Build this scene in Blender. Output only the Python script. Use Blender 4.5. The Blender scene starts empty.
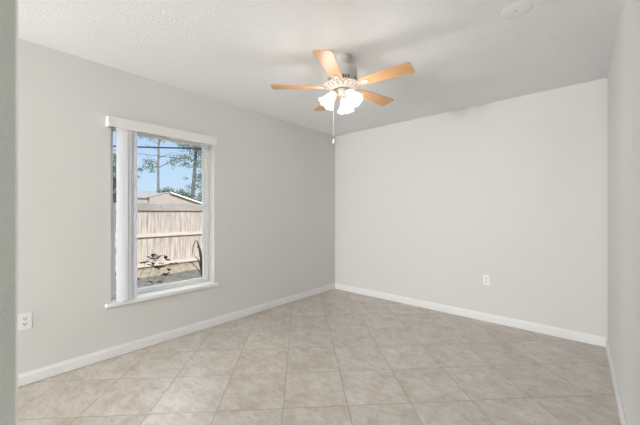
import bpy, bmesh, math, random
from mathutils import Vector, Matrix
C = bpy.context.scene.collection
PI = math.pi
R = math.radians

# ---------------------------------------------------------------- camera, sky, sun, exposure
EYE = 1.22
YAW = R(41.28)
F = Vector((-math.sin(YAW), math.cos(YAW), 0))      # view direction on plan
S = Vector((math.cos(YAW), math.sin(YAW), 0))       # to the right of the view
cd = bpy.data.cameras.new('camera'); cam = bpy.data.objects.new('camera', cd); C.objects.link(cam)
cam.location = (0, 0, EYE); cam.rotation_euler = (PI/2, 0, YAW)
cd.sensor_width = 36; cd.lens = 295/640*36; cd.clip_start = .02; cd.clip_end = 300
bpy.context.scene.camera = cam
vs = bpy.context.scene.view_settings
vs.view_transform = 'Standard'; vs.look = 'None'; vs.gamma = 1; vs.use_curve_mapping = False
vs.exposure = 0.0

SKY_STRENGTH = 1.0
SUN_STRENGTH = 5.6
SKY_GLOW = 2.6
BULB_WATTS = 2.5
FILL_WATTS = 500.0

w = bpy.data.worlds.new('sky'); bpy.context.scene.world = w; w.use_nodes = True
nt = w.node_tree; bg = nt.nodes['Background']
tc = nt.nodes.new('ShaderNodeTexCoord'); sx = nt.nodes.new('ShaderNodeSeparateXYZ')
cr = nt.nodes.new('ShaderNodeValToRGB')
cr.color_ramp.elements[0].position = 0.0; cr.color_ramp.elements[0].color = (.66, .83, .97, 1)
cr.color_ramp.elements[1].position = .32; cr.color_ramp.elements[1].color = (.40, .64, .96, 1)
nt.links.new(tc.outputs['Generated'], sx.inputs[0]); nt.links.new(sx.outputs['Z'], cr.inputs[0])
# bright white glow added high in the unseen sky to light the room
def mr(sock, a, b):
    n = nt.nodes.new('ShaderNodeMapRange'); n.interpolation_type = 'SMOOTHSTEP'
    n.inputs[1].default_value = a; n.inputs[2].default_value = b; nt.links.new(sock, n.inputs[0]); return n.outputs[0]
def mul(a, b):
    n = nt.nodes.new('ShaderNodeMath'); n.operation = 'MULTIPLY'
    for i, v in enumerate((a, b)):
        if isinstance(v, (int, float)): n.inputs[i].default_value = v
        else: nt.links.new(v, n.inputs[i])
    return n.outputs[0]
cn = nt.nodes.new('ShaderNodeTexNoise'); cn.inputs['Scale'].default_value = 3.5; cn.inputs['Detail'].default_value = 5
nt.links.new(tc.outputs['Generated'], cn.inputs['Vector'])
glow_mask = mul(mul(mr(sx.outputs['Z'], .34, .46), mr(sx.outputs['X'], -.15, -.45)), mr(cn.outputs['Fac'], .25, .55))
cm = nt.nodes.new('ShaderNodeMix'); cm.data_type = 'RGBA'; nt.links.new(glow_mask, cm.inputs[0]); nt.links.new(cr.outputs[0], cm.inputs[6])
cm.inputs[7].default_value = (SKY_GLOW, SKY_GLOW*.99, SKY_GLOW*.97, 1); cm.clamp_result = False
nt.links.new(cm.outputs[2], bg.inputs[0]); bg.inputs[1].default_value = SKY_STRENGTH

sd = bpy.data.lights.new('sun', 'SUN'); sd.energy = SUN_STRENGTH; sd.angle = R(.6); sd.color = (1, .93, .84)
sun = bpy.data.objects.new('sun', sd); C.objects.link(sun)
sun.rotation_euler = Vector((1, -.35, .71)).to_track_quat('Z', 'Y').to_euler()

pd = bpy.data.lights.new('window_portal', 'AREA'); pd.shape = 'RECTANGLE'; pd.size = .95; pd.size_y = 1.6
pd.cycles.is_portal = True
portal = bpy.data.objects.new('window_portal', pd); C.objects.link(portal)
portal.location = (-3.16, 1.166, 1.23); portal.rotation_euler = (PI/2, 0, -PI/2)

# ---------------------------------------------------------------- materials
def nodes(name):
    m = bpy.data.materials.new(name); m.use_nodes = True
    return m, m.node_tree, m.node_tree.nodes['Principled BSDF']
def plain(name, col, rough=.5, metal=0, spec=.5):
    m, t, p = nodes(name)
    p.inputs['Base Color'].default_value = (*col, 1); p.inputs['Roughness'].default_value = rough
    p.inputs['Metallic'].default_value = metal; p.inputs['Specular IOR Level'].default_value = spec
    return m
def noise(t, vec, scale, detail=3, rough=.5, dist=0):
    n = t.nodes.new('ShaderNodeTexNoise'); n.inputs['Scale'].default_value = scale
    n.inputs['Detail'].default_value = detail; n.inputs['Roughness'].default_value = rough
    n.inputs['Distortion'].default_value = dist
    t.links.new(vec, n.inputs['Vector']); return n.outputs['Fac']
def ramp(t, fac, stops):
    r = t.nodes.new('ShaderNodeValToRGB'); e = r.color_ramp.elements
    e[0].position, e[1].position = stops[0][0], stops[-1][0]
    for p, c in stops[1:-1]: e.new(p)
    for i, (p, c) in enumerate(stops):
        e[i].position = p; e[i].color = (*c, 1) if len(c) == 3 else c
    t.links.new(fac, r.inputs[0]); return r.outputs[0]
def math_(t, op, a, b=None, c=None):
    n = t.nodes.new('ShaderNodeMath'); n.operation = op
    for i, v in enumerate((a, b, c)):
        if v is None: continue
        if isinstance(v, (int, float)): n.inputs[i].default_value = v
        else: t.links.new(v, n.inputs[i])
    return n.outputs[0]
def mixc(t, fac, a, b, mode='MIX'):
    n = t.nodes.new('ShaderNodeMix'); n.data_type = 'RGBA'; n.blend_type = mode
    for i, v in ((0, fac), (6, a), (7, b)):
        if isinstance(v, (int, float)): n.inputs[i].default_value = v
        elif isinstance(v, tuple): n.inputs[i].default_value = (*v, 1)
        else: t.links.new(v, n.inputs[i])
    return n.outputs[2]
def bump(t, p, h, strength, dist):
    b = t.nodes.new('ShaderNodeBump'); b.inputs['Strength'].default_value = strength; b.inputs['Distance'].default_value = dist
    t.links.new(h, b.inputs['Height']); t.links.new(b.outputs[0], p.inputs['Normal'])
def objco(t):
    return t.nodes.new('ShaderNodeTexCoord').outputs['Object']
def plaster(name, col, scale, strength, dist, knock=False, rough=.8, vary=.02):
    m, t, p = nodes(name)
    co = objco(t)
    a = noise(t, co, scale, 4, .6)
    if knock: a = ramp(t, a, [(.44, (0, 0, 0)), (.56, (1, 1, 1))])
    big = noise(t, co, 1.4, 2)
    c = mixc(t, big, tuple(x*(1-vary) for x in col), tuple(min(1, x*(1+vary)) for x in col))
    t.links.new(c, p.inputs['Base Color'])
    p.inputs['Roughness'].default_value = rough; p.inputs['Specular IOR Level'].default_value = .3
    bump(t, p, a, strength, dist)
    return m
WALL = plaster('wall_paint', (.775, .771, .76), 90, .18, .004)
CEIL = plaster('ceiling_texture', (.90, .91, .915), 95, .38, .006, knock=True)
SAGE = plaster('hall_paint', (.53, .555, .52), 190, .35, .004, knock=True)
TRIM = plain('white_trim_paint', (.90, .90, .90), .4)
VINYL = plain('white_vinyl', (.94, .945, .95), .35)
WHITE = plain('white_enamel', (.82, .80, .77), .3)
CREAM = plain('cream_fan_metal', (.62, .585, .545), .4)
SLOT = plain('dark_slot', (.03, .028, .025), .6)
PLATE = plain('outlet_plastic', (.92, .92, .94), .35)
PLATE_WARM = plain('outlet_plastic_warm', (.90, .89, .88), .4)
BRASS = plain('brass', (.70, .55, .35), .35, 1)
GREY_CHAIN = plain('chain_metal', (.78, .77, .74), .4, .4)

def tile_floor():
    m, t, p = nodes('ceramic_floor_tile')
    co = objco(t); s = t.nodes.new('ShaderNodeSeparateXYZ'); t.links.new(co, s.inputs[0])
    k = math.sqrt(.5); T = .406
    u = math_(t, 'MULTIPLY', math_(t, 'ADD', s.outputs[0], s.outputs[1]), k)
    v = math_(t, 'MULTIPLY', math_(t, 'SUBTRACT', s.outputs[1], s.outputs[0]), k)
    un = math_(t, 'DIVIDE', math_(t, 'ADD', u, .11), T); vn = math_(t, 'DIVIDE', math_(t, 'SUBTRACT', v, 1.847), T)
    def edge(x):
        f = math_(t, 'FRACT', x)
        return math_(t, 'MINIMUM', f, math_(t, 'SUBTRACT', 1.0, f))
    e = math_(t, 'MINIMUM', edge(un), edge(vn))
    grout = ramp(t, e, [(.003, (1, 1, 1)), (.0085, (0, 0, 0))])
    cell = t.nodes.new('ShaderNodeCombineXYZ')
    t.links.new(math_(t, 'FLOOR', un), cell.inputs[0]); t.links.new(math_(t, 'FLOOR', vn), cell.inputs[1])
    wn = t.nodes.new('ShaderNodeTexWhiteNoise'); t.links.new(cell.outputs[0], wn.inputs['Vector'])
    off = t.nodes.new('ShaderNodeVectorMath'); off.operation = 'MULTIPLY_ADD'
    t.links.new(wn.outputs['Color'], off.inputs[0]); off.inputs[1].default_value = (7, 7, 7); t.links.new(co, off.inputs[2])
    a = noise(t, off.outputs[0], 6.5, 6, .62, .3); b = noise(t, off.outputs[0], 24, 6, .6, .35)
    base = ramp(t, a, [(.28, (.52, .46, .395)), (.50, (.635, .59, .535)), (.72, (.72, .69, .645))])
    vein = ramp(t, b, [(.28, (.82, .77, .72)), (.56, (1, 1, 1)), (.8, (1.0, .98, .96))])
    c = mixc(t, .75, base, vein, 'MULTIPLY')
    sm = t.nodes.new('ShaderNodeMapping'); sm.inputs['Scale'].default_value = (8, 20, 8); sm.inputs['Rotation'].default_value = (0, 0, R(45))
    t.links.new(off.outputs[0], sm.inputs[0]); st = noise(t, sm.outputs[0], 1.6, 6, .7, .5)
    c = mixc(t, .8, c, ramp(t, st, [(.32, (.78, .725, .67)), (.55, (1, 1, 1))]), 'MULTIPLY')
    tone = math_(t, 'ADD', math_(t, 'MULTIPLY', wn.outputs['Value'], .10), .95)
    tn = t.nodes.new('ShaderNodeCombineXYZ')
    for i in range(3): t.links.new(tone, tn.inputs[i])
    c = mixc(t, 1.0, c, tn.outputs[0], 'MULTIPLY')
    c = mixc(t, grout, c, (.29, .255, .22))
    t.links.new(c, p.inputs['Base Color'])
    p.inputs['Roughness'].default_value = .33
    p.inputs['Specular IOR Level'].default_value = 1.0; p.inputs['IOR'].default_value = 1.6
    bump(t, p, math_(t, 'SUBTRACT', 1.0, grout), .35, .003)
    return m
TILE = tile_floor()

def glass_mat(name, col=(1, 1, 1)):
    m, t, p = nodes(name); t.nodes.remove(p)
    out = t.nodes['Material Output']
    tr = t.nodes.new('ShaderNodeBsdfTransparent'); tr.inputs[0].default_value = (*col, 1)
    gl = t.nodes.new('ShaderNodeBsdfGlossy'); gl.inputs['Roughness'].default_value = .02
    fr = t.nodes.new('ShaderNodeFresnel'); fr.inputs[0].default_value = 1.04
    mx = t.nodes.new('ShaderNodeMixShader')
    t.links.new(fr.outputs[0], mx.inputs[0]); t.links.new(tr.outputs[0], mx.inputs[1]); t.links.new(gl.outputs[0], mx.inputs[2])
    t.links.new(mx.outputs[0], out.inputs[0]); return m
GLASS = glass_mat('window_glass', (.98, .99, .99))

def frosted():
    m, t, p = nodes('frosted_lit_glass'); t.nodes.remove(p)
    out = t.nodes['Material Output']
    tr = t.nodes.new('ShaderNodeBsdfTransparent'); tr.inputs[0].default_value = (1, .98, .95, 1)
    tl = t.nodes.new('ShaderNodeBsdfTranslucent'); tl.inputs[0].default_value = (.95, .92, .88, 1)
    em = t.nodes.new('ShaderNodeEmission'); em.inputs[0].default_value = (1, .93, .84, 1); em.inputs[1].default_value = .22
    gl = t.nodes.new('ShaderNodeBsdfGlossy'); gl.inputs['Roughness'].default_value = .15
    a = t.nodes.new('ShaderNodeMixShader'); a.inputs[0].default_value = .5
    b = t.nodes.new('ShaderNodeMixShader'); b.inputs[0].default_value = .05
    ad = t.nodes.new('ShaderNodeAddShader')
    t.links.new(tr.outputs[0], a.inputs[1]); t.links.new(tl.outputs[0], a.inputs[2])
    t.links.new(a.outputs[0], b.inputs[1]); t.links.new(gl.outputs[0], b.inputs[2])
    t.links.new(b.outputs[0], ad.inputs[0]); t.links.new(em.outputs[0], ad.inputs[1])
    t.links.new(ad.outputs[0], out.inputs[0]); return m
FROST = frosted()
def emit(name, col, s):
    m, t, p = nodes(name); t.nodes.remove(p)
    e = t.nodes.new('ShaderNodeEmission'); e.inputs[0].default_value = (*col, 1); e.inputs[1].default_value = s
    t.links.new(e.outputs[0], t.nodes['Material Output'].inputs[0]); return m
BULB = emit('lit_bulb', (1, .9, .76), 2)
DIFF = emit('lit_diffuser', (1, .95, .88), 3)

def vane_mat():
    m, t, p = nodes('white_vinyl_vane'); t.nodes.remove(p)
    d = t.nodes.new('ShaderNodeBsdfDiffuse'); d.inputs[0].default_value = (.92, .93, .95, 1)
    tl = t.nodes.new('ShaderNodeBsdfTranslucent'); tl.inputs[0].default_value = (.94, .95, .98, 1)
    mx = t.nodes.new('ShaderNodeMixShader'); mx.inputs[0].default_value = .58
    t.links.new(d.outputs[0], mx.inputs[1]); t.links.new(tl.outputs[0], mx.inputs[2])
    t.links.new(mx.outputs[0], t.nodes['Material Output'].inputs[0]); return m
VANE = vane_mat()

def wood_blade():
    m, t, p = nodes('light_oak_blade')
    co = objco(t); mp = t.nodes.new('ShaderNodeMapping'); mp.inputs['Scale'].default_value = (2.2, 38, 38)
    t.links.new(co, mp.inputs[0])
    g = noise(t, mp.outputs[0], 1.6, 5, .6, .5)
    c = ramp(t, g, [(.28, (.50, .27, .115)), (.5, (.62, .36, .17)), (.75, (.70, .43, .22))])
    t.links.new(c, p.inputs['Base Color']); p.inputs['Roughness'].default_value = .38
    return m
OAK = wood_blade()

def mottled(name, stops, scale, detail=5, rough=.85, stretch=(1, 1, 1), bmp=0):
    m, t, p = nodes(name); co = objco(t)
    mp = t.nodes.new('ShaderNodeMapping'); mp.inputs['Scale'].default_value = stretch; t.links.new(co, mp.inputs[0])
    n = noise(t, mp.outputs[0], scale, detail, .65)
    t.links.new(ramp(t, n, stops), p.inputs['Base Color']); p.inputs['Roughness'].default_value = rough
    if bmp: bump(t, p, n, bmp, .03)
    return m
FENCE = mottled('weathered_fence_wood', [(.28, (.20, .17, .15)), (.45, (.38, .335, .305)), (.66, (.54, .47, .42))], 3, 6, .9, (1, 7, .6))
RAIL = mottled('pale_fence_rail', [(.3, (.50, .41, .36)), (.7, (.62, .53, .47))], 3, 4, .9, (1, .8, 6))
SOIL = mottled('leaf_litter_ground', [(.30, (.21, .165, .115)), (.46, (.38, .31, .225)), (.6, (.50, .415, .31)), (.75, (.62, .53, .42))], 9, 8, .95, bmp=.4)
STUCCO = mottled('beige_siding', [(.3, (.35, .305, .28)), (.7, (.40, .35, .325))], 2)
SHINGLE = mottled('grey_shingle', [(.3, (.26, .26, .26)), (.7, (.36, .355, .35))], 6)
ROOFDARK = mottled('brown_shingle', [(.3, (.16, .14, .13)), (.7, (.24, .21, .19))], 6)
BARK = mottled('pine_bark', [(.3, (.12, .115, .115)), (.7, (.24, .225, .22))], 4, stretch=(1, 1, .3))
NEEDLE = mottled('pine_needles', [(.3, (.10, .13, .10)), (.7, (.22, .27, .21))], 2)
LEAFY = mottled('yellow_green_leaves', [(.3, (.13, .17, .07)), (.7, (.34, .37, .18))], 2)
LEAF = mottled('dark_shrub_leaf', [(.3, (.03, .045, .03)), (.7, (.09, .12, .08))], 12)
FROND = mottled('olive_frond', [(.3, (.10, .085, .04)), (.7, (.24, .20, .10))], 8)
CABLE = plain('black_cable', (.03, .03, .035), .6)
POLE = mottled('pole_wood', [(.3, (.16, .12, .09)), (.7, (.28, .22, .17))], 3)

# ---------------------------------------------------------------- mesh helpers
def obj(name, bm, mats, parent=None, smooth=False, bevel=0, seg=2):
    bmesh.ops.recalc_face_normals(bm, faces=bm.faces)
    me = bpy.data.meshes.new(name); bm.to_mesh(me); bm.free()
    for m in (mats if isinstance(mats, (list, tuple)) else [mats]): me.materials.append(m)
    if smooth:
        for f in me.polygons: f.use_smooth = True
    o = bpy.data.objects.new(name, me); C.objects.link(o)
    if parent: o.parent = parent
    if bevel:
        b = o.modifiers.new('bevel', 'BEVEL'); b.width = bevel; b.segments = seg; b.limit_method = 'ANGLE'; b.angle_limit = R(40)
    return o
def thing(name, label=None, cat=None, loc=(0, 0, 0), rz=0, group=None, kind=None):
    o = bpy.data.objects.new(name, None); C.objects.link(o); o.empty_display_size = .1
    o.location = loc; o.rotation_euler = (0, 0, rz); return tag(o, label, cat, group, kind)
def tag(o, label=None, cat=None, group=None, kind=None):
    for k, v in (('label', label), ('category', cat), ('group', group), ('kind', kind)):
        if v: o[k] = v
    return o
def struct(name, bm, m, label=None, cat=None, **kw):
    return tag(obj(name, bm, m, **kw), label, cat, None, 'structure')
def box(bm, x0, x1, y0, y1, z0, z1, mi=0):
    v = [bm.verts.new((x, y, z)) for x in (x0, x1) for y in (y0, y1) for z in (z0, z1)]
    fs = []
    for q in ((0, 1, 3, 2), (4, 6, 7, 5), (0, 4, 5, 1), (2, 3, 7, 6), (0, 2, 6, 4), (1, 5, 7, 3)):
        f = bm.faces.new([v[i] for i in q]); f.material_index = mi; fs.append(f)
    return fs
def tube(bm, pts, rad, n=8, cap=True, mi=0):
    pts = [Vector(p) for p in pts]
    rads = rad if isinstance(rad, (list, tuple)) else [rad]*len(pts)
    rings = []; up = None
    for i, p in enumerate(pts):
        d = (pts[min(i+1, len(pts)-1)] - pts[max(i-1, 0)]).normalized()
        if up is None: up = Vector((0, 0, 1)) if abs(d.z) < .9 else Vector((1, 0, 0))
        a = d.cross(up).normalized(); b = a.cross(d).normalized(); up = b
        rings.append([bm.verts.new(p + (a*math.cos(2*PI*k/n) + b*math.sin(2*PI*k/n))*rads[i]) for k in range(n)])
    for r0, r1 in zip(rings, rings[1:]):
        for k in range(n):
            bm.faces.new((r0[k], r0[(k+1) % n], r1[(k+1) % n], r1[k])).material_index = mi
    if cap:
        bm.faces.new(rings[0][::-1]).material_index = mi; bm.faces.new(rings[-1]).material_index = mi
def lathe(bm, prof, n=40, mat=None, closed=False, mi=0):
    """profile of (radius, height), spun about z, then moved by mat"""
    rings = []
    for r, z in prof:
        if r < 1e-5: rings.append([bm.verts.new((0, 0, z))])
        else: rings.append([bm.verts.new((r*math.cos(2*PI*k/n), r*math.sin(2*PI*k/n), z)) for k in range(n)])
    pairs = list(zip(rings, rings[1:]))
    if closed: pairs.append((rings[-1], rings[0]))
    for a, b in pairs:
        for k in range(n):
            k2 = (k+1) % n
            if len(a) == 1 and len(b) == 1: continue
            if len(a) == 1: f = bm.faces.new((a[0], b[k], b[k2]))
            elif len(b) == 1: f = bm.faces.new((a[k], a[k2], b[0]))
            else: f = bm.faces.new((a[k], a[k2], b[k2], b[k]))
            f.material_index = mi
    if mat is not None:
        bmesh.ops.transform(bm, matrix=mat, verts=[v for r in rings for v in r])
def sweep(bm, prof, p0, p1, nrm, mi=0):
    """profile (offset along nrm, height) extruded from p0 to p1"""
    p0, p1, nrm = Vector(p0), Vector(p1), Vector(nrm)
    a = [bm.verts.new(p0 + nrm*o + Vector((0, 0, h))) for o, h in prof]
    b = [bm.verts.new(p1 + nrm*o + Vector((0, 0, h))) for o, h in prof]
    n = len(prof)
    for i in range(n):
        bm.faces.new((a[i], a[(i+1) % n], b[(i+1) % n], b[i])).material_index = mi
    bm.faces.new(a[::-1]); bm.faces.new(b)
def plate_shape(bm, w_, h_, d, r=.006, y0=0):
    """rounded rectangle in xz standing proud along -y"""
    out = []
    for cx, cz, a0 in ((w_/2-r, h_/2-r, 0), (-w_/2+r, h_/2-r, 90), (-w_/2+r, -h_/2+r, 180), (w_/2-r, -h_/2+r, 270)):
        for k in range(5):
            a = R(a0+k*22.5); out.append((cx+r*math.cos(a), cz+r*math.sin(a)))
    e = min(.0025, d*.6)
    layers = [(1, y0), (1, y0-d+e), (1-2*e/w_, y0-d)]
    rs = [[bm.verts.new((x*s, y, z*(1-(1-s)*w_/h_))) for x, z in out] for s, y in layers]
    n = len(out)
    for a, b in zip(rs, rs[1:]):
        for k in range(n): bm.faces.new((a[k], a[(k+1) % n], b[(k+1) % n], b[k]))
    bm.faces.new(rs[0]); bm.faces.new(rs[-1])

# ---------------------------------------------------------------- room shell
XL, XR, YB, YF, H = -2.947, .194, 3.717, .035, 2.44      # inside faces
XO = -3.15                                                # outside face of the window wall
WY0, WY1, WZ0, WZ1 = .700, 1.632, .437, 2.0               # window opening
HY = -8.0                                                 # far side of the added lamp room behind the camera
bm = bmesh.new(); box(bm, XO, XR+.15, HY-.1, YB+.15, -.30, 0)
struct('floor', bm, TILE, 'beige mottled ceramic floor tiles laid on the diagonal', 'floor')
bm = bmesh.new(); box(bm, XO, XR+.15, HY-.1, YB+.15, H, H+.12)
struct('ceiling', bm, CEIL, 'white textured ceiling', 'ceiling')
bm = bmesh.new()
box(bm, XO, XL, HY-.1, WY0, 0, H); box(bm, XO, XL, WY1, YB+.15, 0, H)
box(bm, XO, XL, WY0, WY1, 0, WZ0); box(bm, XO, XL, WY0, WY1, WZ1, H)
struct('wall_left', bm, WALL, 'warm white wall with the window', 'wall')
bm = bmesh.new(); box(bm, XL, XR, YB, YB+.15, 0, H)
struct('wall_back', bm, WALL, 'warm white wall facing the doorway', 'wall')
bm = bmesh.new(); box(bm, XR, XR+.15, -.085, YB+.15, 0, H)
struct('wall_right', bm, WALL, 'warm white wall on the right', 'wall')
# wall with the doorway the photograph is taken through
bm = bmesh.new()
JX, YH = -.65, -.085; cb = .003
def quad(a, b, c, d, mi): bm.faces.new([bm.verts.new(p) for p in (a, b, c, d)]).material_index = mi
WX = -.77                                                # the short wing wall between the doorway and an opening added for the fill light
box(bm, WX, JX-.02, YH+.001, YF, 0, H, 0)
box(bm, WX, JX-.02, YH, YH+.001, 0, H, 1)
box(bm, JX-.02, JX, YH, YF-cb, 0, H, 1)
box(bm, JX-.02, JX-cb, YF-cb, YF, 0, H, 0)
quad((JX, YF-cb, 0), (JX, YF-cb, H), (JX-cb, YF, H), (JX-cb, YF, 0), 0)
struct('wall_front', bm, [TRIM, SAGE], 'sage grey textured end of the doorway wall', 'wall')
bm = bmesh.new(); box(bm, XL, XR, HY-.1, HY, 0, H); box(bm, XR, XR+.15, HY-.1, -.0851, 0, H)  # unseen room added to hold the fill lamps; darker paint limits the bounce
struct('wall_added_room', bm, SAGE, 'sage grey walls of the added unseen room behind the camera', 'wall')

BP = [(0, 0), (.013, 0), (.013, .066), (.011, .074), (.0075, .080), (.006, .090), (0, .090)]
for nm, a, b, n, g in (('baseboard_left', (XL, HY, 0), (XL, YB, 0), (1, 0, 0), .004),
                    ('baseboard_back', (XL, YB, 0), (XR, YB, 0), (0, -1, 0), .002),
                    ('baseboard_right', (XR, HY, 0), (XR, YB, 0), (-1, 0, 0), .001)):
    bm = bmesh.new(); sweep(bm, [(o, h if h > .01 else g) for o, h in BP], a, b, n)
    struct(nm, bm, TRIM, 'white moulded baseboard', 'baseboard')
# roof of the house: its eave shades the yard below the window
bm = bmesh.new()
pr = [(-3.62, 2.42), (-3.62, 2.56), (2.2, 4.85), (2.2, 4.70)]
a = [bm.verts.new((x, -6, z)) for x, z in pr]; b = [bm.verts.new((x, 9, z)) for x, z in pr]
for i in range(4): bm.faces.new((a[i], a[(i+1) % 4], b[(i+1) % 4], b[i]))
bm.faces.new(a); bm.faces.new(b[::-1])
struct('roof', bm, SHINGLE, 'shingle roof over the room', 'roof')

# ---------------------------------------------------------------- window
win = thing('window_1', 'white single hung window in the left wall', 'window', (XL, 1.166, WZ0), kind='structure')
hw = (WY1-WY0)/2; wh = WZ1-WZ0; gx = -.109
bm = bmesh.new()                                           # outer frame
box(bm, gx-.08, gx, -hw, -hw+.030, .0, wh); box(bm, gx-.08, gx, hw-.030, hw, .0, wh)
box(bm, gx-.08, gx, -hw+.03, hw-.03, wh-.03, wh); box(bm, gx-.08, gx, -hw+.03, hw-.03, 0, .055)
obj('window_frame', bm, VINYL, win, bevel=.003)
def sash(name, x0, x1, z0, z1, st, rb, rt):
    y = hw-.0301
    bm = bmesh.new()
    box(bm, x0, x1, -y, -y+st, z0, z1); box(bm, x0, x1, y-st, y, z0, z1)
    box(bm, x0, x1, -y+st, y-st, z0, z0+rb); box(bm, x0, x1, -y+st, y-st, z1-rt, z1)
    s = obj(name, bm, VINYL, win, bevel=.003)
    bm = bmesh.new(); xm = (x0+x1)/2
    box(bm, xm-.002, xm+.002, -y+st, y-st, z0+rb, z1-rt)
    obj('glass_pane', bm, GLASS, s)
    return s
sash('upper_sash', gx-.062, gx-.035, 1.275-WZ0, wh-.0301, .022, .032, .03)
low = sash('lower_sash', gx-.033, gx-.006, .0551, 1.290-WZ0, .030, .024, .046)
bm = bmesh.new(); box(bm, gx-.006, gx+.006, -.03, .03, 1.262-WZ0, 1.284-WZ0)
obj('sash_lock', bm, VINYL, low, bevel=.003)
bm = bmesh.new()                                           # stool that runs past the opening
box(bm, gx, -.0001, -hw+.0005, hw-.0005, .0002, .030); box(bm, 0.0002, .034, -hw-.038, hw+.033, -.002, .030)
obj('window_sill', bm, VINYL, win, bevel=.004)

# ---------------------------------------------------------------- vertical blind, drawn open to the left
bl = thing('vertical_blind', 'white vertical blind drawn to the left side of the window', 'blind', (XL, 1.166, WZ1))
bm = bmesh.new()                                           # valance board with two returns
box(bm, .062, .072, -.500, .462, -.075, .012); box(bm, .001, .062, -.500, -.490, -.075, .012); box(bm, .001, .062, .452, .462, -.075, .012)
obj('valance', bm, plain('valance_vinyl', (.85, .85, .835), .45), bl, bevel=.002)
bm = bmesh.new(); box(bm, .014, .058, -.486, .448, -.036, -.002)
obj('headrail', bm, VINYL, bl, bevel=.003)
NV = 7
for i in range(NV):
    bm = bmesh.new(); hwv, th = .0445, .0006; n = 8; zt, zb = -.052, -(WZ1-.474)
    rows = []
    for k in range(n+1):
        u = -1+2*k/n; x = u*hwv; y = -.007*(1-u*u)
        rows.append([bm.verts.new(p) for p in ((x, y-th, zb), (x, y+th, zb), (x, y+th, zt), (x, y-th, zt))])
    for p, q in zip(rows, rows[1:]):
        for j in range(4): bm.faces.new((p[j], p[(j+1) % 4], q[(j+1) % 4], q[j]))
    bm.faces.new(rows[0]); bm.faces.new(rows[-1][::-1])
    v = obj('vane', bm, VANE, bl, smooth=False)
    v.location = (.035, -hw+.074+i*.0115, 0); v.rotation_euler = (0, 0, R(54 + 4*math.sin(i*2.1)))
    bm = bmesh.new(); box(bm, -.006, .006, -.0015, .0015, zt-.002, -.036)
    obj('carrier_clip', bm, VINYL, v)

# ---------------------------------------------------------------- ceiling fan
fan = thing('ceiling_fan', 'five blade ceiling fan with oak blades and lit frosted glass shades', 'ceiling fan', (-1.398, 1.857, H))
bm = bmesh.new()
lathe(bm, [(0, 0), (.074, 0), (.074, -.006), (.068, -.008), (.068, -.062), (.064, -.076), (.056, -.088), (0, -.088)], 48)
obj('canopy', bm, CREAM, fan, smooth=True).modifiers.new('edge', 'EDGE_SPLIT')
bm = bmesh.new()
lathe(bm, [(.050, -.086), (.098, -.090), (.113, -.098), (.118, -.112), (.118, -.210), (.122, -.216), (.140, -.219), (.146, -.223), (.146, -.232), (.143, -.2335), (.076, -.263), (.070, -.264), (0, -.264)], 60)
hs = obj('motor_housing', bm, CREAM, fan, smooth=True); hs.modifiers.new('edge', 'EDGE_SPLIT')
for k in range(36):                                        # vent slots round the drum, in groups of four
    if k % 6 > 3: continue
    a = 2*PI*k/36; bm = bmesh.new()
    box(bm, -.003, .001, -.0048, .0048, -.011, .011)
    s = obj('vent_slot', bm, SLOT, hs)
    s.location = (.118*math.cos(a), .118*math.sin(a), -.197); s.rotation_euler = (0, 0, a)
bm = bmesh.new()                                           # scrolled decorative band
pts = []
for j in range(432):
    q = 2*PI*j/432; a = q + .085*math.sin(18*q); r = .119+.017*math.cos(18*q)
    pts.append((r*math.cos(a), r*math.sin(a), -.2335-(.143-r)*.44))
tube(bm, pts+pts[:1], .0019, 5, cap=False); bmesh.ops.remove_doubles(bm, verts=bm.verts, dist=.0002)
obj('scroll_band', bm, plain('antique_scroll', (.16, .115, .085), .5), hs)
# camera-side angle (from the view direction to the right) -> world angle about z
wa = lambda th: math.atan2((F*math.cos(th)+S*math.sin(th)).y, (F*math.cos(th)+S*math.sin(th)).x)
def blade_mesh():
    bm = bmesh.new()
    r0, r1 = .160, .555; w0, w1 = .046, .066; rc = .022
    out = [(r0, -w0+.012), (r0+.012, -w0)]
    for k in range(6):
        a = R(-90+k*18); out.append((r1-rc+rc*math.cos(a), -w1+rc+rc*math.sin(a)))
    for k in range(6):
        a = R(k*18); out.append((r1-rc+rc*math.cos(a), w1-rc+rc*math.sin(a)))
    out += [(r0+.012, w0), (r0, w0-.012)]
    a = [bm.verts.new((x, y, -.003)) for x, y in out]; b = [bm.verts.new((x, y, .003)) for x, y in out]
    n = len(out)
    for i in range(n): bm.faces.new((a[i], a[(i+1) % n], b[(i+1) % n], b[i]))
    bm.faces.new(a[::-1]); bm.faces.new(b); return bm
for k in range(5):
    th = R(-18.7+72*k)
    ang = wa(th)
    bd = obj('blade', blade_mesh(), OAK, fan)
    bd.location = (0, 0, -.236); bd.rotation_euler = Matrix.Rotation(ang, 3, 'Z').to_4x4().to_euler()
    # tilt: the edge on the (th + 90 deg) side, which is -y here, stands higher
    bd.rotation_euler = (Matrix.Rotation(ang, 3, 'Z') @ Matrix.Rotation(R(-9), 3, 'X')).to_euler()
    bm = bmesh.new()                                       # ornate iron under the blade root
    lathe(bm, [(.0, .0), (.020, 0), (.024, .002), (.020, .005), (0, .005)], 20, Matrix.Translation((.196, 0, -.0085)) @ Matrix.Diagonal((1.2, 1, 1, 1)))
    tube(bm, [(.196, .014, -.006), (.168, .016, -.005), (.135, .010, -.001)], [.005, .006, .007], 8)
    tube(bm, [(.196, -.014, -.006), (.168, -.016, -.005), (.135, -.010, -.001)], [.005, .006, .007], 8)
    for yy in (-.011, 0, .011):
        lathe(bm, [(0, -.002), (.003, -.0015), (.004, 0), (0, 0)], 10, Matrix.Translation((.198+(.009 if yy == 0 else 0), yy, -.0085)))
    obj('blade_iron', bm, CREAM, bd, smooth=True)
bm = bmesh.new()
lathe(bm, [(.066, -.262), (.071, -.264), (.071, -.268), (.066, -.268)], 48, closed=True)
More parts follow.
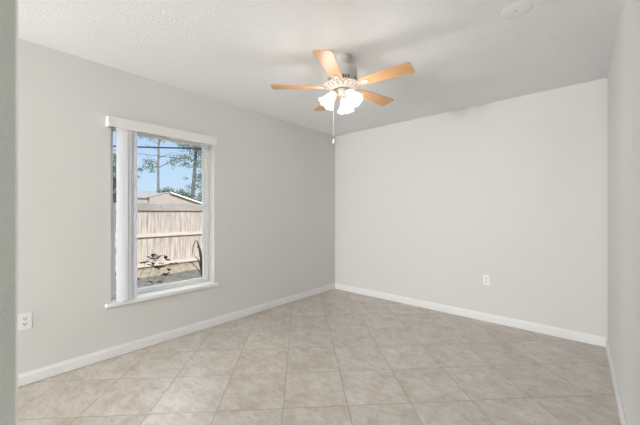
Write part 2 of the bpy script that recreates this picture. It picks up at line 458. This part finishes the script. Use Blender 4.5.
obj('trim_ring', bm, plain('bronze_trim', (.16, .115, .085), .5), hs, smooth=True)
bm = bmesh.new()
lathe(bm, [(.0, -.2635), (.052, -.2635), (.056, -.266), (.053, -.270), (.044, -.274), (.040, -.290), (.030, -.302), (.012, -.308), (0, -.310)], 40)
kit = obj('light_kit', bm, CREAM, fan, smooth=True)
bm = bmesh.new(); lathe(bm, [(0, -.308), (.010, -.309), (.012, -.316), (.006, -.324), (0, -.326)], 16)
obj('finial', bm, BRASS, kit, smooth=True)
for th in (138, 18, -102):
    ang = wa(R(th)); tilt = R(36)
    # arm frame: local -z runs down and out along the shade axis
    Mx = Matrix.Rotation(ang, 4, 'Z') @ Matrix.Translation((.050, 0, -.266)) @ Matrix.Rotation(-tilt, 4, 'Y')
    bm = bmesh.new()
    lathe(bm, [(.011, .02), (.011, -.012), (.021, -.016), (.023, -.040), (.018, -.042), (0, -.042)], 20, Mx)
    arm = obj('lamp_holder', bm, CREAM, kit, smooth=True)
    bm = bmesh.new()
    po = [(.024, -.030), (.030, -.040), (.036, -.060), (.041, -.085), (.048, -.110), (.058, -.130), (.068, -.142)]
    pi_ = [(r-.003, z) for r, z in po[::-1]]
    n = 48
    lathe(bm, po+pi_, n, None, closed=True)
    for v in bm.verts:                                     # scalloped, fluted tulip mouth
        f = max(0, (-v.co.z-.05)/.092); a = math.atan2(v.co.y, v.co.x)
        s = 1+.055*f*math.cos(8*a); v.co.x *= s; v.co.y *= s; v.co.z += .006*f*math.cos(8*a)
    bmesh.ops.transform(bm, matrix=Mx, verts=bm.verts)
    obj('lamp_shade', bm, FROST, arm, smooth=True)
    bm = bmesh.new()
    lathe(bm, [(0, -.042), (.013, -.044), (.014, -.058), (.024, -.078), (.027, -.092), (.022, -.108), (.010, -.117), (0, -.119)], 24, Mx)
    obj('light_bulb', bm, BULB, arm, smooth=True)
    ld = bpy.data.lights.new('bulb_light', 'POINT'); ld.energy = BULB_WATTS; ld.shadow_soft_size = .06; ld.color = (1, .975, .945)
    lo = bpy.data.objects.new('bulb_light', ld); C.objects.link(lo); lo.parent = arm; lo.location = Mx @ Vector((0, 0, -.200))
# pull chain
p = F*.070 + S*(-.066)
bm = bmesh.new(); zt, zb = -.244, -.630
tube(bm, [(p.x, p.y, zt), (p.x, p.y, zb)], .0009, 6)
z = zt
while z > zb:
    lathe(bm, [(0, .0017), (.0017, 0), (0, -.0017)], 6, Matrix.Translation((p.x, p.y, z))); z -= .0075
pc = obj('pull_chain', bm, GREY_CHAIN, fan, smooth=True)
bm = bmesh.new(); lathe(bm, [(0, .004), (.004, .002), (.005, -.008), (.0085, -.022), (.009, -.030), (.005, -.037), (0, -.038)], 16, Matrix.Translation((p.x, p.y, zb)))
obj('chain_pull', bm, WHITE, pc, smooth=True)

# ---------------------------------------------------------------- outlets and cover plates
def outlet(label, loc, rz, plate, face, slot):
    o = thing('wall_outlet', label, 'wall outlet', loc, rz)
    bm = bmesh.new(); plate_shape(bm, .071, .115, .005); obj('cover_plate', bm, plate, o)
    for dz in (.0195, -.0195):
        bm = bmesh.new(); n = 28; e = []
        for d in (-.005, -.0072):
            e.append([bm.verts.new((.0172*math.cos(2*PI*k/n), d, max(-.0125, min(.0125, .0172*math.sin(2*PI*k/n)))+dz)) for k in range(n)])
        for k in range(n): bm.faces.new((e[0][k], e[0][(k+1) % n], e[1][(k+1) % n], e[1][k]))
        bm.faces.new(e[1]); rc = obj('receptacle', bm, face, o)
        bm = bmesh.new()
        box(bm, -.0090, -.0048, -.0077, -.0072, dz-.003, dz+.008); box(bm, .0046, .0084, -.0077, -.0072, dz-.002, dz+.007)
        lathe(bm, [(0, 0), (.0036, 0), (.0036, .0005), (0, .0005)], 12, Matrix.Translation((0, -.0072, dz-.0075)) @ Matrix.Rotation(PI/2, 4, 'X'))
        obj('slots', bm, slot, rc)
    bm = bmesh.new(); lathe(bm, [(0, .0018), (.003, .0012), (.0036, 0), (0, 0)], 12, Matrix.Translation((0, -.005, 0)) @ Matrix.Rotation(PI/2, 4, 'X'))
    obj('screw', bm, face, o)
    return o
outlet('white wall outlet with dark slots on the window wall beside the doorway', (XL, .192, .451), PI/2, PLATE, PLATE, SLOT)
outlet('white wall outlet on the back wall nearer the right corner', (-.780, YB, .463), 0, PLATE, PLATE, plain('grey_slot', (.30, .29, .28), .6))
outlet('wall coloured painted over outlet on the back wall nearer the left corner', (-2.017, YB, .458), 0,
       plain('painted_plate', (.775, .772, .765), .6), plain('painted_face', (.775, .772, .765), .6), plain('painted_slot', (.45, .43, .41), .7))
cp = thing('ceiling_cover_plate', 'round white blank cover plate on the ceiling near the right wall', 'cover plate', (-.286, 2.125, H))
bm = bmesh.new(); lathe(bm, [(0, 0), (.082, 0), (.081, -.0010), (.078, -.0016), (0, -.002)], 48)
obj('plate', bm, plain('ceiling_white_plate', (.88, .89, .893), .8), cp, smooth=True)
bm = bmesh.new(); lathe(bm, [(0, -.0018), (.006, -.0018), (.005, -.0035), (0, -.004)], 14)
obj('screw', bm, plain('dull_screw', (.5, .5, .49), .5), cp, smooth=True)

# three unseen globes added far behind the camera to fill the room with light
for gx_, gy_, pw, gh, lab in ((-2.77, -4.2, 1.75, .95, 'tall added fill globe behind the camera, close to the window side wall'), (-1.6, -6.0, .25, .42, 'low added fill globe behind the camera, in the middle of the added room'),
                      (-2.6, -7.2, .8, .42, 'low added fill globe farthest behind the camera, in the added room')):
    gp_ = thing('added_fill_globe', lab, 'added fill light', (gx_, gy_, 0), 0, 'added fill lights')
    bm = bmesh.new(); lathe(bm, [(0, 0), (.16, 0), (.16, .015), (.15, .022), (.02, .03), (0, .03)], 40); obj('base', bm, WHITE, gp_, smooth=True)
    bm = bmesh.new(); tube(bm, [(0, 0, .025), (0, 0, gh-.16)], .012, 12); obj('post', bm, WHITE, gp_, smooth=True)
    bm = bmesh.new(); lathe(bm, [(0, gh-.18), (.05, gh-.18), (.055, gh-.15), (.05, gh-.135), (0, gh-.135)], 28); obj('lamp_holder', bm, WHITE, gp_, smooth=True)
    bm = bmesh.new(); lathe(bm, [(.16*math.sin(R(18+162*i/24)) if i < 24 else 0, gh-.16*math.cos(R(18+162*i/24))) for i in range(25)], 36); gl = obj('globe', bm, FROST, gp_, smooth=True)
    ld = bpy.data.lights.new('fill_light', 'POINT'); ld.shadow_soft_size = .13; ld.energy = FILL_WATTS*pw; ld.color = (.96, .97, 1)
    lo = bpy.data.objects.new('fill_light', ld); C.objects.link(lo); lo.parent = gp_; lo.location = (0, 0, gh)

# ---------------------------------------------------------------- outside
GZ = -.30
bm = bmesh.new()
G = 40
gv = {}
for i in range(G+1):
    for j in range(G+1):
        x = XO-.0 - (i/G)**2*75; y = -25+95*j/G
        gv[i, j] = bm.verts.new((x, y, GZ))
for i in range(G):
    for j in range(G): bm.faces.new((gv[i, j], gv[i+1, j], gv[i+1, j+1], gv[i, j+1]))
struct('ground', bm, SOIL, 'bare yard covered in tan leaf litter', 'ground')

FX = -8.75
fe = thing('wooden_fence', 'weathered grey wooden board fence across the yard behind the window', 'fence', (FX, 3.5, GZ))
rnd = random.Random(4)
bm = bmesh.new(); y = -5.5
while y < 7.5:
    wd = .138+rnd.uniform(-.004, .004); x = rnd.uniform(-.004, .004); t = 1.72+rnd.uniform(-.012, .012)
    box(bm, x-.016, x, y, y+wd, .02, t-.04)
    # dog-eared top
    a = [(y, t-.04), (y+wd, t-.04), (y+wd-.03, t), (y+.03, t)]
    va = [bm.verts.new((x-.016, q, h)) for q, h in a]; vb = [bm.verts.new((x, q, h)) for q, h in a]
    for i in range(4): bm.faces.new((va[i], va[(i+1) % 4], vb[(i+1) % 4], vb[i]))
    bm.faces.new(va); bm.faces.new(vb)
    y += wd+rnd.choice((.004, .006, .012))
obj('board_panel', bm, FENCE, fe)
for z in (.115, .905, 1.62):
    bm = bmesh.new(); box(bm, .0045, .075, -5.5, 7.5, z-.045, z+.045); obj('rail', bm, RAIL, fe, bevel=.004)
for y in (-5.2, -2.8, -.35, 2.05, 4.45, 6.9):
    bm = bmesh.new(); box(bm, -.12, -.0205, y-.045, y+.045, 0, 1.70); obj('post', bm, FENCE, fe, bevel=.006)

def at(px, py, d):                                         # a viewing direction and a real distance -> a place in the yard
    v = F*d + S*((px-320)/295*d); return Vector((v.x, v.y, EYE+(212.5-py)/295*d))

# neighbouring house
NX = -30.0
nh = thing('neighbour_house', 'low beige house with a gable and grey roof beyond the fence', 'house', (NX, 11.9, GZ))
def Z(z): return z-GZ
pk, sl = 3.17, .31
yl, yr = -1.75, 3.5
bm = bmesh.new()
g = [(yl, 0), (yr, 0), (yr, Z(pk-sl*yr)), (0, Z(pk)), (yl, Z(pk-sl*-yl))]
va = [bm.verts.new((0, q, h)) for q, h in g]; vb = [bm.verts.new((-9, q, h)) for q, h in g]
for i in range(5): bm.faces.new((va[i], va[(i+1) % 5], vb[(i+1) % 5], vb[i]))
bm.faces.new(va); bm.faces.new(vb[::-1])
obj('gable_wall', bm, STUCCO, nh)
def slope(bm, y0, z0, y1, z1, x0, x1, th):
    v = [bm.verts.new(p) for p in ((x0, y0, z0), (x1, y0, z0), (x1, y1, z1), (x0, y1, z1), (x0, y0, z0+th), (x1, y0, z0+th), (x1, y1, z1+th), (x0, y1, z1+th))]
    for q in ((0, 1, 2, 3), (4, 7, 6, 5), (0, 4, 5, 1), (1, 5, 6, 2), (2, 6, 7, 3), (3, 7, 4, 0)): bm.faces.new([v[i] for i in q])
bm = bmesh.new()
slope(bm, 0, Z(pk)+.005, yr+.35, Z(pk-sl*(yr+.35))+.005, .3, -9.3, .06); slope(bm, 0, Z(pk)+.005, yl-.12, Z(pk-sl*(-yl+.12))+.005, .05, -9.3, .06)
obj('gable_roof', bm, SHINGLE, nh)
bm = bmesh.new(); slope(bm, 0, Z(pk)-.06, yr+.36, Z(pk-sl*(yr+.36))-.06, .33, .301, .12); obj('rake_board', bm, TRIM, nh)
bm = bmesh.new(); box(bm, -.4, -7.4, -16, yl-.01, 0, Z(2.62)); obj('side_wall', bm, STUCCO, nh)
bm = bmesh.new()
v = [bm.verts.new(p) for p in ((-.25, -16.4, Z(2.63)), (-.25, 0, Z(2.63)), (-4.2, 0, Z(3.55)), (-4.2, -16.4, Z(3.55)), (-8, 0, Z(2.63)), (-8, -16.4, Z(2.63)))]
bm.faces.new((v[0], v[1], v[2], v[3])); bm.faces.new((v[3], v[2], v[4], v[5])); bm.faces.new((v[0], v[3], v[5])); bm.faces.new((v[1], v[4], v[2])); bm.faces.new((v[0], v[5], v[4], v[1]))
obj('side_roof', bm, SHINGLE, nh)
bm = bmesh.new(); box(bm, -.22, -.249, -16.4, yl-.15, Z(2.54), Z(2.64)); obj('fascia', bm, STUCCO, nh)
for yy in (-12.5, -8.2):
    bm = bmesh.new(); box(bm, -.43, -.395, yy-.6, yy+.6, Z(1.0), Z(2.1)); f = obj('house_window', bm, TRIM, nh)
    bm = bmesh.new(); box(bm, -.394, -.385, yy-.53, yy+.53, Z(1.07), Z(2.03)); obj('window_glass', bm, plain('dark_glass', (.05, .06, .07), .1), f)

# trees
def clump(bm, c, r, n, rng, size):
    for _ in range(n):
        d = Vector((rng.gauss(0, 1), rng.gauss(0, 1), rng.gauss(0, .7)))
        d = d.normalized()*r*rng.random()**.5
        p = c + d
        m = Matrix.Rotation(rng.uniform(0, 2*PI), 3, 'Z') @ Matrix.Rotation(rng.uniform(0, PI), 3, 'X')
        s = size*rng.uniform(.6, 1.3)
        q = [bm.verts.new(p + m @ Vector(t)*s) for t in ((1, 0, 0), (-.5, .5, .0), (-.5, -.5, .0), (0, 0, .6))]
        for f in ((0, 1, 2), (0, 1, 3), (1, 2, 3), (0, 2, 3)): bm.faces.new([q[i] for i in f])
def tree(name, label, base, trunk, branches, clumps, leafmat, rng, group=None):
    t = thing(name, label, 'tree', base, 0, group)
    b = Vector(base)
    bm = bmesh.new(); tube(bm, [Vector(p)-b for p, r in trunk], [r for p, r in trunk], 10); obj('trunk', bm, BARK, t, smooth=True)
    for pts, r in branches:
        bm = bmesh.new(); pts = [Vector(p)-b for p in pts]; k = len(pts)
        tube(bm, pts, [r*(1-.6*i/max(1, k-1)) for i in range(k)], 6); obj('branch', bm, BARK, t, smooth=True)
    bm = bmesh.new()
    for c, r, n, s in clumps: clump(bm, Vector(c)-b, r, n, rng, s)
    obj('foliage', bm, leafmat, t)
    return t
rg = random.Random(11)
D = 50; K = 50/38
def gp(px, d): v = at(px, 212.5, d); v.z = GZ; return v
A = lambda px, py, dd=0: at(px, py, D+dd)
b0 = gp(158, D)
tr = [(b0, .19), (A(158.3, 188), .15), (A(158.2, 165), .13), (A(158.8, 145), .12), (A(160, 128), .09), (A(161, 112), .05)]
br = [([A(158, 168), A(166, 164, 1), A(174, 160, 1.5), A(181, 159, 2)], .07), ([A(158.3, 158), A(166, 155, -1), A(174, 152, -1)], .05),
      ([A(158.3, 163), A(152, 161, -.5), A(147, 158, -1)], .05), ([A(158.8, 145), A(152, 139), A(146, 134)], .06), ([A(158.8, 143), A(164, 136), A(170, 132)], .06),
      ([A(158.6, 150), A(151, 147, 1), A(144, 144, 1)], .045), ([A(160, 130), A(154, 125), A(146, 122)], .05), ([A(160.5, 125), A(168, 120, 1), A(176, 119, 1)], .05)]
cl = [(A(177, 159, 1.5), 1.0, 130, .13), (A(173, 163, 1), .8, 80, .13), (A(183, 157, 2), .7, 60, .13), (A(150, 162, -.5), .95, 110, .13), (A(147, 167), .7, 60, .13), (A(155, 167), .6, 50, .13),
      (A(139, 170), .6, 60, .13), (A(138, 177), .3, 20, .13), (A(152, 171), .4, 30, .13),
      (A(146, 134), 1.1, 130, .13), (A(139, 131), 1.0, 110, .13), (A(153, 136), 1.0, 100, .13), (A(170, 133), 1.0, 130, .13), (A(164, 138), .8, 80, .13),
      (A(178, 139), .9, 90, .13), (A(145, 122), 1.3, 140, .14), (A(176, 119, 1), 1.4, 140, .14), (A(160, 114), 1.4, 160, .14), (A(168, 124), 1.1, 100, .14), (A(186, 143, 1), .8, 70, .13)]
tr = [(p, r*K) for p, r in tr]; br = [(p, r*K) for p, r in br]; cl = [(p, r*K, n, q*K) for p, r, n, q in cl]
tree('pine_tree', 'tall slim pine with a bare trunk left of the gable, beyond the house', b0, tr, br, cl, NEEDLE, rg)
D = 38
b1 = gp(192, D)
tr = [(b1, .30), (A(192, 203), .26), (A(194, 180), .22), (A(195.5, 158), .19), (A(197, 135), .14), (A(198, 110), .07)]
br = [([A(194, 182), A(199, 180, 1), A(206, 178, 1)], .07), ([A(195, 166), A(189, 168), A(185, 165)], .06), ([A(195.5, 158), A(202, 154), A(210, 152)], .06),
      ([A(196, 150), A(188, 147, -1), A(181, 145, -1)], .06), ([A(196.5, 142), A(204, 138), A(213, 137)], .06), ([A(197, 130), A(189, 124), A(182, 120)], .06)]
cl = []
for px, py, r, n in ((185, 164, .7, 60), (189, 158, .8, 80), (198, 150, 1.2, 190), (204, 154, 1.1, 150), (192, 147, 1.0, 130), (184, 146, 1.0, 120), (203, 140, 1.3, 190), (193, 137, 1.2, 150),
                     (199, 163, .9, 120), (205, 167, 1.1, 140), (200, 176, 1.0, 130), (206, 180, 1.2, 150), (197, 186, .8, 80), (189, 187, .5, 40), (182, 121, 1.3, 140), (198, 112, 1.6, 180), (208, 125, 1.5, 160), (190, 128, 1.1, 110), (213, 150, 1.4, 150), (186, 178, .3, 14)):
    cl.append((A(px, py, rg.uniform(-1, 1)), r, n, .14))
tree('pine_tree', 'tall dense pine with a thick trunk rising right of the gable, beyond the house', b1, tr, br, cl, NEEDLE, rg)
D = 48
b2 = gp(204, D)
cl = [(A(px, py, rg.uniform(-.6, .6)), r, n, .15) for px, py, r, n in ((203, 196, 1.0, 260), (207, 190, 1.1, 260), (200, 201, .8, 160), (211, 196, 1.2, 260), (206, 203, 1.3, 260))]
tree('yellow_green_tree', 'bushy yellow green tree at the right edge of the window view', b2, [(b2, .16), (A(204, 200), .12), (A(206, 190), .05)], [([A(204, 202), A(200, 197), A(199, 193)], .05), ([A(204, 200), A(209, 195), A(212, 190)], .05)], cl, LEAFY, rg)
D = 44
b3 = gp(166, D)
cl = [(A(px, py, rg.uniform(-.5, .5)), r, n, .16) for px, py, r, n in ((163, 192, .7, 120), (169, 191, .8, 140), (166, 196, 1.4, 300), (160, 198, 1.2, 200), (173, 198, 1.2, 200))]
tree('round_tree', 'low dark green tree peeking over the peak of the gable', b3, [(b3, .18), (A(166, 200), .14), (A(166, 194), .05)], [([A(166, 199), A(161, 195)], .06), ([A(166, 199), A(171, 195)], .06)], cl, NEEDLE, rg)
D = 53
b4 = gp(184, D)
cl = [(A(px, py, rg.uniform(-.5, .5)), r, n, .16) for px, py, r, n in ((180, 192, .8, 150), (186, 194, 1.0, 200), (191, 197, 1.1, 200), (183, 199, 1.4, 250))]
tree('round_tree', 'low dark green tree behind the right slope of the gable roof', b4, [(b4, .18), (A(184, 202), .14), (A(185, 195), .05)], [([A(184, 201), A(180, 196)], .06), ([A(184, 201), A(189, 198)], .06)], cl, NEEDLE, rg)
D = 23
b5 = gp(112, D)
cl = [(A(px, py, rg.uniform(-.5, .5)), r, n, .14) for px, py, r, n in ((113, 196, .7, 200), (116, 200, .8, 260), (111, 201, .9, 240), (115, 168, 1.0, 200), (113, 178, 1.0, 240), (116, 185, .9, 180), (114, 158, .8, 100), (109, 172, 1.3, 260), (117, 175, .8, 110), (109, 186, 1.2, 240))]
tree('leafy_tree', 'grey green leafy tree left of the blind, seen in the narrow gap', b5, [(b5, .2), (A(112, 190), .15), (A(113, 165), .06)], [([A(112, 188), A(117, 180)], .06), ([A(112.5, 178), A(107, 170)], .06), ([A(112.5, 172), A(117, 166)], .05)], cl, NEEDLE, rg)

# overhead cables from pole to pole
def cable(label, p, q, r, sag):
    bm = bmesh.new(); d = q-p
    tube(bm, [p+d*(i/24)+Vector((0, 0, -sag*4*(i/24)*(1-i/24))) for i in range(25)], r, 8)
    tag(obj('power_cable', bm, CABLE, smooth=True), label, 'cable', 'overhead cables')
cable('thick black power cable crossing the sky above the house', at(20, 143, 17.5), at(300, 150, 17), .045, .06)
cable('thin black cable below the thick power cable', at(20, 139.5, 18.0), at(300, 171, 17.5), .012, .05)
for lab, px, d in (('wooden power pole holding the left ends of the cables', 20, 17.75), ('wooden power pole holding the right ends of the cables', 300, 17.25)):
    b = gp(px, d); t = thing('power_pole', lab, 'pole', b)
    bm = bmesh.new(); lathe(bm, [(0, 0), (.14, 0), (.10, 6.6), (0, 6.62)], 14); obj('shaft', bm, POLE, t, smooth=True)
    bm = bmesh.new(); box(bm, -.6, .6, -.05, .05, 6.1, 6.22); obj('crossarm', bm, POLE, t)

# shrub under the window and the fronds by the fence
def leaf(bm, p, d, l, wd, rng):
    d = d.normalized(); s = d.cross(Vector((rng.uniform(-.3, .3), rng.uniform(-.3, .3), 1))).normalized(); n = s.cross(d)
    mid, lt, rt = [], [], []
    for u, ww in ((0, .1), (.25, .8), (.5, 1), (.75, .7), (1, .05)):
        c = p + d*l*u - Vector((0, 0, .25*l*u*u)); mid.append(bm.verts.new(c-n*.08*wd))
        lt.append(bm.verts.new(c+s*wd*ww/2+n*.1*wd)); rt.append(bm.verts.new(c-s*wd*ww/2+n*.1*wd))
    for i in range(4):
        bm.faces.new((mid[i], mid[i+1], lt[i+1], lt[i])); bm.faces.new((mid[i], rt[i], rt[i+1], mid[i+1]))
sb = Vector((-4.25, 1.22, GZ))
sh = thing('leafy_shrub', 'small dark leafed shrub growing under the window outside', 'shrub', sb)
stems = [[(0, 0, 0), (.0, .05, .5), (.02, .16, .86), (0, .25, .93)], [(0, 0, 0), (0, .12, .45), (-.02, .26, .80), (0, .33, .92)], [(0, 0, 0), (.02, .16, .40), (0, .33, .74), (.02, .42, .88)],
         [(0, 0, 0), (0, -.04, .5), (.02, -.10, .9), (0, -.13, 1.12)], [(0, 0, 0), (-.02, -.08, .4), (0, -.17, .75), (.01, -.19, 1.0)], [(0, 0, 0), (.03, .0, .4), (.02, -.02, .8), (.02, -.04, 1.0)], [(0, 0, 0), (0, .2, .4), (.02, .4, .62), (0, .52, .80)]]
bl_ = bmesh.new(); bs = bmesh.new()
for st in stems:
    st = [Vector(q) for q in st]; tube(bs, st, [.004, .0035, .003, .002], 6)
    for a, b, n in ((st[1], st[2], 1), (st[2], st[3], 6)):
        for _ in range(n):
            q = a.lerp(b, rg.random()); leaf(bl_, q, Vector((rg.uniform(-1, 1), rg.uniform(-1, 1), rg.uniform(-.2, .8))), rg.uniform(.06, .085), rg.uniform(.045, .06), rg)
    for _ in range(2): leaf(bl_, st[3], Vector((rg.uniform(-1, 1), rg.uniform(-1, 1), rg.uniform(.1, .9))), rg.uniform(.06, .085), rg.uniform(.045, .06), rg)
obj('stems', bs, plain('tan_stem', (.40, .32, .24), .8), sh, smooth=True); obj('leaves', bl_, LEAF, sh)

fp = thing('arching_plant', 'olive plant with arching strap leaves by the fence at the right of the view', 'plant', (-6.6, 3.40, GZ))
for ang, l, h, dr in ((-96, .34, .40, .5), (-82, .20, .50, .52), (-110, .12, .46, .5), (-78, .30, .88, .80), (-60, .24, .75, .6), (80, .4, .6, .75), (30, .35, .7, .75), (150, .4, .5, .8), (100, .5, .35, .75), (60, .2, .9, .7)):
    a = R(ang); bm = bmesh.new(); rows = []
    for i in range(11):
        u = i/10; rad = .03+l*u; z = h*math.sin(u*PI*dr)
        ww = .030*(1-u**3)+.004; c = Vector((math.cos(a)*rad, math.sin(a)*rad, z)); s = Vector((-math.sin(a), math.cos(a), 0))
        rows.append([bm.verts.new(c+s*ww+Vector((0, 0, .012))), bm.verts.new(c), bm.verts.new(c-s*ww+Vector((0, 0, .012))), bm.verts.new(c-Vector((0, 0, .006)))])
    for p_, q_ in zip(rows, rows[1:]):
        for j in range(4): bm.faces.new((p_[j], p_[(j+1) % 4], q_[(j+1) % 4], q_[j]))
    bm.faces.new(rows[0]); bm.faces.new(rows[-1])
    obj('frond', bm, FROND, fp, smooth=True)
